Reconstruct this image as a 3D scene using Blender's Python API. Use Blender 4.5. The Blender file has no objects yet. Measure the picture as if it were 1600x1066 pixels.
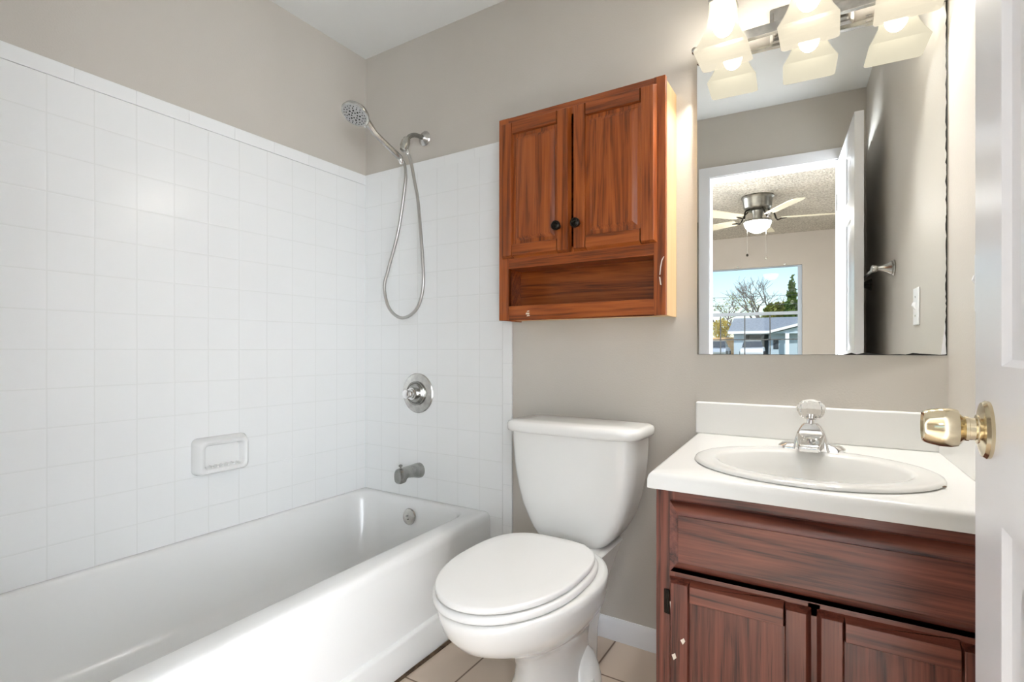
import bpy, bmesh, math, random
from mathutils import Vector, Matrix
R = math.radians
rnd = random.Random(7)
S = bpy.context.scene
COL = S.collection

# ------------------------------------------------------------------ camera, world, sun, area lights, exposure
cam_d = bpy.data.cameras.new('camera'); cam = bpy.data.objects.new('camera', cam_d); COL.objects.link(cam)
cam.location = (1.88, -1.71, 1.0); cam.rotation_euler = (R(90), 0, R(31.94))
cam_d.sensor_width = 36; cam_d.lens = 18.225; cam_d.shift_y = 0.00875; cam_d.clip_start = 0.02; cam_d.clip_end = 500
S.camera = cam

world = bpy.data.worlds.new('world'); S.world = world; world.use_nodes = True
wn = world.node_tree.nodes; wl = world.node_tree.links; wn.clear()
w_out = wn.new('ShaderNodeOutputWorld'); w_bg = wn.new('ShaderNodeBackground'); w_sky = wn.new('ShaderNodeTexSky')
w_sky.sky_type = 'NISHITA'; w_sky.sun_disc = False; w_sky.sun_elevation = R(42); w_sky.sun_rotation = R(330); w_sky.dust_density = 0.6
w_bg.inputs['Strength'].default_value = 0.15
wl.new(w_sky.outputs[0], w_bg.inputs['Color']); wl.new(w_bg.outputs[0], w_out.inputs['Surface'])

sun_d = bpy.data.lights.new('sun', 'SUN'); sun_d.energy = 2.6; sun_d.angle = R(0.6); sun_d.color = (1, .95, .88)
sun = bpy.data.objects.new('sun', sun_d); COL.objects.link(sun); sun.rotation_euler = (R(-50), 0, R(-24))

def area(name, loc, rot, sx, sy, power, color):
    d = bpy.data.lights.new(name, 'AREA'); d.shape = 'RECTANGLE'; d.size = sx; d.size_y = sy; d.energy = power; d.color = color
    o = bpy.data.objects.new(name, d); COL.objects.link(o); o.location = loc; o.rotation_euler = rot
    return o
# fill lamps added at made-up bedroom openings to brighten the bathroom through the doorway
side = area('side_fill_lamp', (3.95, -3.15, 1.05), (R(89), 0, R(57)), 1.7, 1.3, 34, (.90, .95, 1.0)); side.data.spread = R(85)  # added fill lamp at a made-up right-hand opening, aimed through the doorway
far = area('far_fill_lamp', (3.05, -5.62, 1.38), (R(90), 0, R(20)), 1.15, 1.25, 6, (.90, .95, 1.0)); far.data.spread = R(90)  # added fill lamp behind a made-up gap in the far wall
left_fill = area('left_fill_lamp', (-2.0, -3.5, 1.05), (R(88), 0, R(-60)), 1.9, 1.5, 250, (.88, .94, 1.0)); left_fill.data.spread = R(68)  # added fill lamp at a made-up left-hand opening, brightens the vanity end

S.view_settings.view_transform = 'Standard'; S.view_settings.look = 'None'
S.view_settings.exposure = 0.55; S.view_settings.gamma = 1.0; S.view_settings.use_curve_mapping = False
BULB_POWER = 385.0
SHADE_GLOW = 0.44

# ------------------------------------------------------------------ materials
def srgb(r, g, b):
    f = lambda c: (c / 255 / 12.92) if c / 255 <= .04045 else ((c / 255 + .055) / 1.055) ** 2.4
    return (f(r), f(g), f(b), 1)

class Mat:
    def __init__(s, name):
        s.m = bpy.data.materials.new(name); s.m.use_nodes = True
        s.n = s.m.node_tree.nodes; s.l = s.m.node_tree.links
        s.b = s.n.get('Principled BSDF'); s.out = s.n.get('Material Output')
    def new(s, t, **kw):
        n = s.n.new(t)
        for k, v in kw.items(): setattr(n, k, v)
        return n
    def link(s, a, b): s.l.new(a, b)
    def set(s, **kw):
        for k, v in kw.items(): s.b.inputs[k.replace('_', ' ')].default_value = v
    def coords(s, scale=(1, 1, 1), loc=(0, 0, 0)):
        t = s.new('ShaderNodeTexCoord'); m = s.new('ShaderNodeMapping')
        m.inputs['Scale'].default_value = scale; m.inputs['Location'].default_value = loc
        s.link(t.outputs['Object'], m.inputs['Vector']); return m.outputs['Vector']
    def noise(s, vec, scale, detail=3, rough=.5, dist=0):
        n = s.new('ShaderNodeTexNoise'); n.inputs['Scale'].default_value = scale; n.inputs['Detail'].default_value = detail
        n.inputs['Roughness'].default_value = rough; n.inputs['Distortion'].default_value = dist
        s.link(vec, n.inputs['Vector']); return n.outputs['Fac']
    def ramp(s, fac, stops):
        r = s.new('ShaderNodeValToRGB'); e = r.color_ramp.elements
        while len(e) < len(stops): e.new(.5)
        for el, (p, c) in zip(e, stops): el.position = p; el.color = c
        s.link(fac, r.inputs['Fac']); return r.outputs['Color']
    def bump(s, h, strength, dist):
        b = s.new('ShaderNodeBump'); b.inputs['Strength'].default_value = strength; b.inputs['Distance'].default_value = dist
        s.link(h, b.inputs['Height']); s.link(b.outputs['Normal'], s.b.inputs['Normal']); return b
    def math(s, op, a, b=None, c=None):
        n = s.new('ShaderNodeMath', operation=op)
        for i, x in enumerate((a, b, c)):
            if x is None: continue
            if isinstance(x, (int, float)): n.inputs[i].default_value = x
            else: s.link(x, n.inputs[i])
        return n.outputs[0]

def plain(name, col, rough=.5, metal=0, spec=.5, coat=0):
    m = Mat(name); m.set(Base_Color=col, Roughness=rough, Metallic=metal, Specular_IOR_Level=spec, Coat_Weight=coat)
    return m.m
def mottled(name, c1, c2, scale, rough=.5, metal=0, bump=0, bscale=None, bdist=.002, spec=.5, stretch=(1, 1, 1)):
    m = Mat(name); v = m.coords(stretch)
    m.link(m.ramp(m.noise(v, scale), [(.3, c1), (.7, c2)]), m.b.inputs['Base Color'])
    m.set(Roughness=rough, Metallic=metal, Specular_IOR_Level=spec)
    if bump: m.bump(m.noise(v, bscale or scale, 2), bump, bdist)
    return m.m
def paint(name, col, rough=.45, spec=.4, b=.22, bs=190):
    m = Mat(name); v = m.coords()
    c2 = tuple(min(1, x * 1.03) for x in col[:3]) + (1,)
    m.link(m.ramp(m.noise(v, 3.0), [(.35, col), (.65, c2)]), m.b.inputs['Base Color'])
    m.set(Roughness=rough, Specular_IOR_Level=spec)
    m.bump(m.noise(v, bs, 2), b, .002); return m.m

def tile_mat(name, axes, u0, v0, size, col, grout, rough, mort=.0022, bump=.6):
    """square tiles laid in the plane of two object axes"""
    m = Mat(name); t = m.new('ShaderNodeTexCoord'); sp = m.new('ShaderNodeSeparateXYZ'); m.link(t.outputs['Object'], sp.inputs[0])
    ds = []; cells = []
    for ax, o in zip(axes, (u0, v0)):
        x = m.math('DIVIDE', m.math('SUBTRACT', sp.outputs[ax], o), size)
        fr = m.math('FRACT', m.math('ADD', x, 100.0)); cells.append(m.math('FLOOR', x))
        ds.append(m.math('MULTIPLY', m.math('MINIMUM', fr, m.math('SUBTRACT', 1.0, fr)), size))
    d = m.math('MINIMUM', ds[0], ds[1])
    mr = m.new('ShaderNodeMapRange'); mr.inputs['From Min'].default_value = mort * .4; mr.inputs['From Max'].default_value = mort
    m.link(d, mr.inputs['Value'])
    mix = m.new('ShaderNodeMix', data_type='RGBA'); mix.inputs[6].default_value = grout; mix.inputs[7].default_value = col
    m.link(mr.outputs[0], mix.inputs[0]); m.link(mix.outputs[2], m.b.inputs['Base Color'])
    m.set(Roughness=rough, Specular_IOR_Level=.5)
    mr2 = m.new('ShaderNodeMapRange'); mr2.interpolation_type = 'SMOOTHSTEP'; mr2.inputs['From Min'].default_value = 0; mr2.inputs['From Max'].default_value = mort * 2.2
    m.link(d, mr2.inputs['Value'])
    comb = m.new('ShaderNodeCombineXYZ'); m.link(cells[0], comb.inputs[0]); m.link(cells[1], comb.inputs[1])
    wn_ = m.new('ShaderNodeTexWhiteNoise'); m.link(comb.outputs[0], wn_.inputs['Vector'])
    lowf = m.noise(t.outputs['Object'], 26, 2)
    h = m.math('ADD', mr2.outputs[0], m.math('MULTIPLY', lowf, .35))
    m.bump(h, bump, .0012)
    return m.m

def wood(name, dark, mid, light, axis, rough=.35, pores=.5, coat=.25, scale=1.0):
    """oak: grain runs along the given object axis"""
    m = Mat(name)
    st = [9.0, 9.0, 9.0]; st[axis] = 0.55
    fi = [170.0, 170.0, 170.0]; fi[axis] = 3.6
    v = m.coords([x * scale for x in st]); vf = m.coords([x * scale for x in fi])
    n1 = m.noise(v, 1.0, 4, .55, .7)
    rings = m.math('FRACT', m.math('MULTIPLY', n1, 7.0))
    rings = m.math('ABSOLUTE', m.math('SUBTRACT', m.math('MULTIPLY', rings, 2.0), 1.0))
    fine = m.noise(vf, 1.0, 3, .6)
    f = m.math('ADD', m.math('MULTIPLY', rings, .32), m.math('MULTIPLY', fine, .68))
    c = m.ramp(f, [(.25, dark), (.48, mid), (.75, light)])
    pv = [260.0, 260.0, 260.0]; pv[axis] = 9.0
    pn = m.noise(m.coords([x * scale for x in pv]), 1.0, 2, .6)
    pm = m.math('ADD', pn, m.math('MULTIPLY', rings, .16))
    pore = m.ramp(pm, [(.40, (.35, .3, .28, 1)), (.50, (1, 1, 1, 1))])
    mx = m.new('ShaderNodeMix', data_type='RGBA', blend_type='MULTIPLY'); mx.inputs[0].default_value = pores
    m.link(c, mx.inputs[6]); m.link(pore, mx.inputs[7]); m.link(mx.outputs[2], m.b.inputs['Base Color'])
    m.set(Roughness=rough, Coat_Weight=coat, Coat_Roughness=.25)
    m.bump(f, .25, .0012); return m.m

M = {}
M['wall'] = paint('wall_paint', srgb(198, 192, 183))
M['bedwall'] = paint('bedroom_paint', srgb(176, 168, 160), b=.12)
M['ceil'] = paint('ceiling_paint', srgb(236, 237, 235), .6, .3, .1, 120)
M['popcorn'] = mottled('popcorn_ceiling', srgb(164, 157, 147), srgb(222, 215, 204), 60, .9, 0, 1.0, 70, .02, .1)
M['white'] = plain('white_trim_paint', srgb(236, 236, 238), .35)
M['doorwhite'] = paint('door_paint', srgb(232, 232, 235), .28, .5, .06, 60)
M['porcelain'] = plain('white_porcelain', srgb(231, 230, 226), .12, 0, .5, .3)
M['basin'] = plain('white_basin_china', srgb(222, 221, 217), .12, 0, .5, .3)
M['seatplastic'] = plain('white_seat_plastic', srgb(232, 231, 228), .24)
M['tubwhite'] = plain('white_tub_enamel', srgb(233, 233, 231), .2, 0, .5)
M['marble'] = plain('white_cultured_marble', srgb(229, 228, 224), .22, 0, .5)
M['tileL'] = tile_mat('wall_tile_left_material', (1, 2), -.947, 1.665, .1105, srgb(238, 239, 238), srgb(231, 232, 230), .2, .0022, .3)
M['tileB'] = tile_mat('wall_tile_back_material', (0, 2), .775, 1.665, .1105, srgb(238, 239, 238), srgb(231, 232, 230), .2, .0022, .3)
M['tileplain'] = plain('white_bullnose_tile', srgb(239, 240, 239), .2)
M['floortile'] = tile_mat('floor_tile_material', (0, 1), 1.24, -.208, .33, srgb(206, 188, 170), srgb(120, 98, 80), .4, .004, .4)
M['chrome'] = plain('chrome', (.82, .82, .82, 1), .08, 1)
M['nickel'] = mottled('brushed_nickel', (.42, .41, .39, 1), (.60, .59, .56, 1), 40, .24, 1)
M['darknickel'] = mottled('aged_chrome', (.24, .24, .23, 1), (.42, .42, .40, 1), 30, .25, 1)
M['fanmetal'] = mottled('fan_nickel', (.16, .15, .13, 1), (.26, .245, .215, 1), 20, .38, 1)
M['hosemetal'] = plain('hose_metal', (.50, .49, .47, 1), .3, 1)
M['brass'] = mottled('pale_brass', (.55, .46, .30, 1), (.78, .69, .50, 1), 14, .16, 1)
M['bronze'] = plain('dark_bronze', (.02, .016, .012, 1), .35, .8)
M['grey_plastic'] = plain('spray_face_grey', srgb(170, 170, 168), .35)
M['nozzle'] = plain('spray_nozzle_black', (.02, .02, .02, 1), .5)
M['dark'] = plain('dark_gap', (.012, .011, .01, 1), .8)
M['chip'] = plain('white_paint_chip', srgb(225, 215, 200), .7)
M['caulk'] = mottled('dirty_grout', srgb(60, 44, 32), srgb(104, 82, 62), 60, .9)
WC = (srgb(100, 44, 12), srgb(148, 72, 26), srgb(172, 92, 38))
M['oakZ'] = wood('wall_cabinet_oak_upright', *WC, 2); M['oakX'] = wood('wall_cabinet_oak_level', *WC, 0)
VC = (srgb(66, 31, 23), srgb(106, 55, 42), srgb(130, 73, 56))
M['vanZ'] = wood('vanity_oak_upright', *VC, 2, .34, .7, .4); M['vanX'] = wood('vanity_oak_level', *VC, 0, .34, .7, .4)
M['rawpine'] = mottled('raw_cabinet_side', srgb(226, 190, 140), srgb(240, 208, 160), 8, .6, stretch=(6, 6, .4))
def mirror_mat():
    m = Mat('silvered_glass'); m.set(Base_Color=(.86, .88, .87, 1), Metallic=1, Roughness=0.0); return m.m
M['mirror'] = mirror_mat()
def glass_mat(name, tint, gl=.06):
    m = Mat(name); m.n.remove(m.b)
    t = m.new('ShaderNodeBsdfTransparent'); t.inputs[0].default_value = tint
    g = m.new('ShaderNodeBsdfGlossy'); g.inputs['Roughness'].default_value = .02
    mx = m.new('ShaderNodeMixShader'); mx.inputs[0].default_value = gl
    m.link(t.outputs[0], mx.inputs[1]); m.link(g.outputs[0], mx.inputs[2]); m.link(mx.outputs[0], m.out.inputs[0]); return m.m
M['pane'] = glass_mat('window_glass', (.96, .98, .98, 1), .012)
def acrylic():
    m = Mat('clear_acrylic'); m.set(Base_Color=(1, 1, 1, 1), Roughness=.02, Transmission_Weight=1.0, IOR=1.42); return m.m
M['acrylic'] = acrylic()
def shade_mat():
    m = Mat('frosted_shade_glass'); m.n.remove(m.b)
    tr = m.new('ShaderNodeBsdfTranslucent'); tr.inputs[0].default_value = (.020, .0175, .0125, 1)
    df = m.new('ShaderNodeBsdfDiffuse'); df.inputs[0].default_value = (.020, .0178, .013, 1)
    a = m.new('ShaderNodeMixShader'); a.inputs[0].default_value = .35; m.link(tr.outputs[0], a.inputs[1]); m.link(df.outputs[0], a.inputs[2])
    tp = m.new('ShaderNodeBsdfTransparent'); tp.inputs[0].default_value = (1, .985, .955, 1)
    b = m.new('ShaderNodeMixShader'); b.inputs[0].default_value = .27; m.link(a.outputs[0], b.inputs[1]); m.link(tp.outputs[0], b.inputs[2])
    e = m.new('ShaderNodeEmission'); e.inputs[0].default_value = (1, .90, .70, 1); e.inputs[1].default_value = SHADE_GLOW
    ad = m.new('ShaderNodeAddShader'); m.link(b.outputs[0], ad.inputs[0]); m.link(e.outputs[0], ad.inputs[1])
    m.link(ad.outputs[0], m.out.inputs[0]); return m.m
M['shade'] = shade_mat()
def emit(name, col, st):
    m = Mat(name); m.n.remove(m.b); e = m.new('ShaderNodeEmission'); e.inputs[0].default_value = col; e.inputs[1].default_value = st
    m.link(e.outputs[0], m.out.inputs[0]); return m.m
M['bulb'] = emit('lit_bulb', (1, .98, .95, 1), BULB_POWER)
M['fanlight'] = emit('lit_fan_dome', (1, .97, .93, 1), 40.0)
M['fanblade'] = plain('pale_fan_blade', srgb(205, 196, 176), .45)
M['towelmetal'] = M['nickel']
M['carpet'] = mottled('bedroom_floor', srgb(176, 164, 148), srgb(196, 184, 168), 30, .8)
# outdoors
M['grass'] = mottled('lawn', srgb(96, 110, 60), srgb(140, 146, 90), 4, .9)
M['road'] = mottled('street_asphalt', srgb(120, 120, 120), srgb(140, 140, 138), 6, .9)
M['houseblue'] = plain('pale_blue_siding', srgb(190, 206, 220), .7)
M['roofgrey'] = mottled('grey_shingle', srgb(140, 146, 156), srgb(160, 166, 174), 6, .9)
M['fascia'] = plain('white_fascia', srgb(240, 240, 240), .6)
M['carportdark'] = plain('carport_interior', srgb(90, 92, 98), .8)
M['fence'] = mottled('cedar_fence', srgb(206, 160, 104), srgb(226, 184, 130), 5, .8)
M['bark'] = mottled('grey_bark', srgb(92, 84, 84), srgb(130, 118, 112), 9, .9)
M['leafyellow'] = mottled('yellow_leaves', srgb(190, 160, 40), srgb(226, 200, 80), 4, .7)
M['leafgreen'] = mottled('evergreen_leaves', srgb(52, 84, 34), srgb(118, 142, 62), 2, .7)
M['leafolive'] = mottled('olive_leaves', srgb(104, 118, 48), srgb(168, 166, 84), 2, .7)
M['carsilver'] = plain('silver_car_paint', srgb(176, 184, 196), .25, .4)
M['carwhite'] = plain('white_car_paint', srgb(228, 232, 238), .25)
M['carglass'] = plain('car_glass', srgb(60, 66, 76), .1)
M['rubber'] = plain('tyre_rubber', srgb(40, 40, 42), .8)
M['muntin'] = plain('bronze_muntin', srgb(84, 88, 92), .4)
M['wframe'] = plain('aluminium_window_frame', srgb(172, 182, 196), .4)
M['wire'] = plain('utility_wire_black', srgb(70, 74, 80), .6)

# ------------------------------------------------------------------ mesh helpers
def wloc(o):
    m = Matrix.Identity(4)
    while o is not None:
        m = o.matrix_basis @ m; o = o.parent
    return m

class MB:
    def __init__(s): s.bm = bmesh.new(); s.mi = 0
    def _f(s, vs):
        try:
            f = s.bm.faces.new(vs); f.material_index = s.mi; return f
        except ValueError: return None
    def mat(s, i): s.mi = i; return s
    def hexa(s, pts):
        v = [s.bm.verts.new(p) for p in pts]
        for q in ((0, 3, 2, 1), (4, 5, 6, 7), (0, 1, 5, 4), (1, 2, 6, 5), (2, 3, 7, 6), (3, 0, 4, 7)): s._f([v[i] for i in q])
        return s
    def box(s, x0, x1, y0, y1, z0, z1):
        return s.hexa([(x0, y0, z0), (x1, y0, z0), (x1, y1, z0), (x0, y1, z0), (x0, y0, z1), (x1, y0, z1), (x1, y1, z1), (x0, y1, z1)])
    def loft(s, rings, cap0=True, cap1=True, closed=True):
        rv = [[s.bm.verts.new(p) for p in r] for r in rings]
        for a, b in zip(rv, rv[1:]):
            n = len(a)
            for i in range(n if closed else n - 1):
                j = (i + 1) % n; s._f([a[i], a[j], b[j], b[i]])
        if cap0: s._f(list(reversed(rv[0])))
        if cap1: s._f(rv[-1])
        return s
    def lathe(s, prof, o, axis=(0, 0, 1), seg=32, cap=True):
        a = Vector(axis).normalized(); t = Vector((1, 0, 0)) if abs(a.x) < .8 else Vector((0, 1, 0))
        u = a.cross(t).normalized(); w = a.cross(u); o = Vector(o)
        rings = [[o + a * h + (u * math.cos(2 * math.pi * i / seg) + w * math.sin(2 * math.pi * i / seg)) * max(r, 1e-5) for i in range(seg)] for r, h in prof]
        return s.loft(rings, cap, cap)
    def tube(s, pts, r, seg=10, cap=True):
        pts = [Vector(p) for p in pts]; rs = r if isinstance(r, (list, tuple)) else [r] * len(pts)
        rings = []; up = Vector((.13, .37, 1)).normalized(); u = None
        for i, p in enumerate(pts):
            d = (pts[min(i + 1, len(pts) - 1)] - pts[max(i - 1, 0)]).normalized()
            if u is None:
                u = d.cross(up); u = u.normalized() if u.length > .01 else d.cross(Vector((1, 0, 0))).normalized()
            else: u = (u - d * u.dot(d)).normalized()
            w = d.cross(u)
            rings.append([p + (u * math.cos(2 * math.pi * k / seg) + w * math.sin(2 * math.pi * k / seg)) * rs[i] for k in range(seg)])
        return s.loft(rings, cap, cap)
    def ball(s, c, r, seg=16, sc=(1, 1, 1)):
        n = seg // 2
        rings = []
        for i in range(n + 1):
            t = math.pi * i / n; rr = max(math.sin(t), 1e-4)
            rings.append([(c[0] + r * sc[0] * rr * math.cos(2 * math.pi * k / seg), c[1] + r * sc[1] * rr * math.sin(2 * math.pi * k / seg), c[2] - r * sc[2] * math.cos(t)) for k in range(seg)])
        return s.loft(rings)
    def quad(s, pts): s._f([s.bm.verts.new(p) for p in pts]); return s
    def build(s, name, mats, parent=None, bevel=0, seg=2, ang=35, smooth=True, subsurf=0, loc=None):
        bm = s.bm
        bmesh.ops.remove_doubles(bm, verts=bm.verts, dist=1e-6)
        bmesh.ops.recalc_face_normals(bm, faces=bm.faces)
        for f in bm.faces: f.smooth = smooth
        if smooth:
            for e in bm.edges:
                if len(e.link_faces) == 2 and e.calc_face_angle(0) > R(ang): e.smooth = False
        me = bpy.data.meshes.new(name); 
        o = bpy.data.objects.new(name, me)
        if loc is not None: o.location = loc
        if parent is not None: o.parent = parent
        bm.transform(wloc(o).inverted()); bm.to_mesh(me); bm.free()
        for m in (mats if isinstance(mats, (list, tuple)) else [mats]): me.materials.append(M[m] if isinstance(m, str) else m)
        COL.objects.link(o)
        if bevel:
            b = o.modifiers.new('bevel', 'BEVEL'); b.width = bevel; b.segments = seg; b.limit_method = 'ANGLE'; b.angle_limit = R(30); b.harden_normals = True
        if subsurf:
            d = o.modifiers.new('sub', 'SUBSURF'); d.levels = subsurf; d.render_levels = subsurf
        return o
def tag(o, label=None, cat=None, group=None, kind=None):
    for k, v in (('label', label), ('category', cat), ('group', group), ('kind', kind)):
        if v: o[k] = v
    return o
def empty(name, loc, label, cat, group=None, rot=(0, 0, 0)):
    o = bpy.data.objects.new(name, None); COL.objects.link(o); o.location = loc; o.rotation_euler = rot; o.empty_display_size = .05
    return tag(o, label, cat, group)
def struct(mb, name, mats, label=None, cat=None, **kw):
    return tag(mb.build(name, mats, **kw), label, cat, kind='structure')
def rrect(x0, x1, y0, y1, r, z, n=8, axis='z'):
    """rounded rectangle ring, 4*(n+1) points"""
    out = []
    for cx, cy, a0 in ((x1 - r, y1 - r, 0), (x0 + r, y1 - r, 90), (x0 + r, y0 + r, 180), (x1 - r, y0 + r, 270)):
        for i in range(n + 1):
            a = R(a0 + 90 * i / n); p = (cx + r * math.cos(a), cy + r * math.sin(a))
            out.append((p[0], p[1], z) if axis == 'z' else (z, p[0], p[1]) if axis == 'x' else (p[0], z, p[1]))
    return out
def ell(cx, cy, a, b, z, n=64):
    return [(cx + a * math.cos(2 * math.pi * i / n), cy + b * math.sin(2 * math.pi * i / n), z) for i in range(n)]
def egg(cx, yb, yf, w, z, n=64, pb=2.6, split=.46):
    """toilet outline: squarish at the back (yb), long rounded nose at the front (yf)"""
    ym = yb + (yf - yb) * split; out = []
    for i in range(n):
        a = 2 * math.pi * i / n; c, s_ = math.cos(a), math.sin(a)
        p = pb if s_ > 0 else 2.0
        x = w * math.copysign(abs(c) ** (2 / p), c); h = (yb - ym) if s_ > 0 else (ym - yf)
        out.append((cx + x, ym + h * math.copysign(abs(s_) ** (2 / p), s_), z))
    return out
def spline(pts, k=8):
    P = [Vector(p) for p in pts]; P = [2 * P[0] - P[1]] + P + [2 * P[-1] - P[-2]]; out = []
    for i in range(1, len(P) - 2):
        for j in range(k):
            t = j / k; a, b, c, d = P[i - 1:i + 3]
            out.append(.5 * ((2 * b) + (c - a) * t + (2 * a - 5 * b + 4 * c - d) * t * t + (3 * b - a - 3 * c + d) * t ** 3))
    out.append(P[-2]); return out
def copy_tree(o, parent=None):
    c = o.copy(); COL.objects.link(c); c.parent = parent
    for ch in [x for x in bpy.data.objects if x.parent == o]: copy_tree(ch, c)
    return c

# ------------------------------------------------------------------ bathroom shell
CH = 2.371; XR = 2.125; YF = -1.60; YF2 = -1.72
BX0, BX1, BY = -1.70, 3.70, -5.40
struct(MB().box(-.1, XR + .12, YF2, .1, -.1, 0), 'floor', 'floortile')
struct(MB().box(-.12, XR + .12, YF2, .12, CH, CH + .1), 'ceiling', 'ceil')
struct(MB().box(-.12, 0, YF2, .12, -.1, CH + .05), 'wall_left', 'wall')
struct(MB().box(-.1, XR + .12, 0, .12, -.1, CH + .05), 'wall_back', 'wall')
struct(MB().box(XR, XR + .12, YF, .12, -.1, CH + .05), 'wall_right', 'wall')
OX0, OX1, OZ = 1.347, 1.998, 2.014
mb = MB()
mb.box(BX0, OX0, YF2, YF, -.1, CH + .05); mb.box(OX1, BX1, YF2, YF, -.1, CH + .05); mb.box(OX0, OX1, YF2, YF, OZ, CH + .05)
struct(mb, 'wall_front', 'wall')
# door casing round the opening (bath side and bedroom side) with its jamb lining
mb = MB(); cw = .058
for y0, y1 in ((YF, YF + .012), (YF2 - .014, YF2)):
    xr = OX1 + cw
    mb.box(OX0 - cw, OX0, y0, y1, 0, OZ + cw); mb.box(OX1, xr, y0, y1, 0, OZ + cw); mb.box(OX0, OX1, y0, y1, OZ, OZ + cw)
mb.box(OX0, OX0 + .004, YF2, YF, 0, OZ); mb.box(OX1 - .002, OX1, YF2, YF, 0, OZ); mb.box(OX0, OX1, YF2, YF, OZ - .004, OZ)
struct(mb, 'trim_1', 'white', bevel=.003)
# baseboard on the back wall between tub and vanity
prof = [(0, 0), (-.012, 0), (-.012, .045), (-.010, .050), (-.010, .060), (-.006, .068), (-.004, .074), (0, .074)]
struct(MB().loft([[(x, y, z) for y, z in prof] for x in (.817, 1.56)]), 'baseboard_back', 'white')

# tile surround (wall tiles round the tub)
def slab(name, mat, x0, x1, y0, y1, z0, z1): return struct(MB().box(x0, x1, y0, y1, z0, z1), name, mat, bevel=.004, seg=3)
TT = 1.819; TH = .008
slab('wall_tile_left', 'tileL', -.001, TH, YF - .001, .001, .34, TT - .045)
struct(MB().box(-.001, .7752, -TH, .001, .34, TT - .045).box(.70, .7752, -TH, .001, 0, .34), 'wall_tile_back', 'tileB')
def bullnose(name, fn, a0, a1, step, axis):
    mb = MB(); a = a0
    while a < a1 - 1e-4:
        b = min(a + step, a1); g = .0001
        mb.hexa(fn(a + g, b - g)); a = b
    return struct(mb, name, 'tileplain', bevel=.0005, seg=1)
bullnose('wall_tile_left_cap', lambda a, b: [(-.001, a, TT - .0450), (TH, a, TT - .0450), (TH, b, TT - .0450), (-.001, b, TT - .0450), (-.001, a, TT), (TH, a, TT), (TH, b, TT), (-.001, b, TT)], YF + .02, 0, .158, 1)
bullnose('wall_tile_back_cap', lambda a, b: [(a, -TH, TT - .0450), (b, -TH, TT - .0450), (b, .001, TT - .0450), (a, .001, TT - .0450), (a, -TH, TT), (b, -TH, TT), (b, .001, TT), (a, .001, TT)], 0.009, .775, .158, 0)
bullnose('wall_tile_back_edge', lambda a, b: [(.7755, -TH, a), (.818, -TH, a), (.818, .001, a), (.7755, .001, a), (.7755, -TH, b), (.818, -TH, b), (.818, .001, b), (.7755, .001, b)], 0.0, TT, .158, 0)

# ------------------------------------------------------------------ bathtub
tub = empty('bathtub', (.37, -.8, 0), 'white alcove bathtub with a plain apron along the tiled walls', 'bathtub')
def tubx(ring):
    return [(x * (1 + .036 * (-y) / .74) if x > .2 else x, y, z) for x, y, z in ring]
def tr(x0, x1, y0, y1, r, z): return tubx(rrect(x0, x1, y0, y1, r, z, 10))
YE = YF + .004
rings = [tr(.0085, .737, YE, -.009, .004, 0.002), tr(.0085, .737, YE, -.009, .004, .098), tr(.0085, .7345, YE, -.009, .004, .104), tr(.0085, .722, YE, -.009, .004, .108),
         tr(.0085, .719, YE, -.009, .004, .325), tr(.0085, .717, YE, -.009, .004, .340), tr(.0085, .711, YE, -.009, .006, .351), tr(.0085, .702, YE, -.009, .008, .3555),
         tr(.014, .69, YE + .006, -.014, .012, .357),
         tr(.030, .648, YE + .09, -.036, .10, .357), tr(.034, .640, YE + .098, -.040, .10, .354), tr(.038, .632, YE + .108, -.045, .10, .345), tr(.042, .624, YE + .12, -.050, .10, .32),
         tr(.060, .600, YE + .20, -.066, .11, .20), tr(.080, .575, YE + .28, -.085, .12, .11), tr(.105, .55, YE + .33, -.11, .12, .075), tr(.16, .49, YE + .40, -.17, .11, .063)]
MB().loft(rings, True, True).build('tub_shell', 'tubwhite', tub, ang=50)
MB().box(.755, .767, YE + .02, -.02, .0005, .005).build('caulk_line', 'caulk', tub)
tag(bpy.data.objects['caulk_line'], 'dark dirty grout line along the floor')
op = MB().lathe([(.0, 0), (.033, 0), (.035, .003), (.032, .008), (.02, .011), (.0, .012)], (.335, -.059, .287), (0, -1, .13), 32).build('overflow_plate', 'nickel', tub)
MB().lathe([(.004, 0), (.004, .004), (0, .005)], (.330, -.071, .292), (0, -1, .13), 12).lathe([(.003, 0), (.003, .004), (0, .005)], (.336, -.071, .278), (0, -1, .13), 12).build('screw', 'darknickel', op)
MB().lathe([(0, 0), (.03, 0), (.032, .002), (.02, .004), (0, .002)], (.335, -.26, .0635), (0, 0, 1), 28).build('drain_flange', 'chrome', tub)

# soap dish on the left wall
sd = empty('soap_dish', (0, -.69, .63), 'white ceramic soap dish set in the left tiled wall', 'soap dish')
ya, yb_, za, zb = -.785, -.592, .566, .694
rg = [rrect(ya, yb_, za, zb, .02, TH - .001, 6, 'x'), rrect(ya, yb_, za, zb, .02, .014, 6, 'x'), rrect(ya + .010, yb_ - .012, za + .004, zb - .008, .02, .047, 6, 'x'), rrect(ya + .016, yb_ - .018, za + .009, zb - .014, .018, .052, 6, 'x'),
      rrect(ya + .024, yb_ - .024, za + .017, zb - .022, .014, .050, 6, 'x'), rrect(ya + .028, yb_ - .028, za + .022, zb - .026, .012, .044, 6, 'x'), rrect(ya + .032, yb_ - .032, za + .026, zb - .03, .012, .020, 6, 'x')]
MB().loft(rg).build('dish', 'tubwhite', sd, ang=50)
mb = MB()
for k in range(6):
    y = ya + .05 + k * .019; mb.box(.022, .046, y, y + .006, za + .022, za + .030)
mb.build('drain_ridges', 'tubwhite', sd, bevel=.002)

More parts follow.
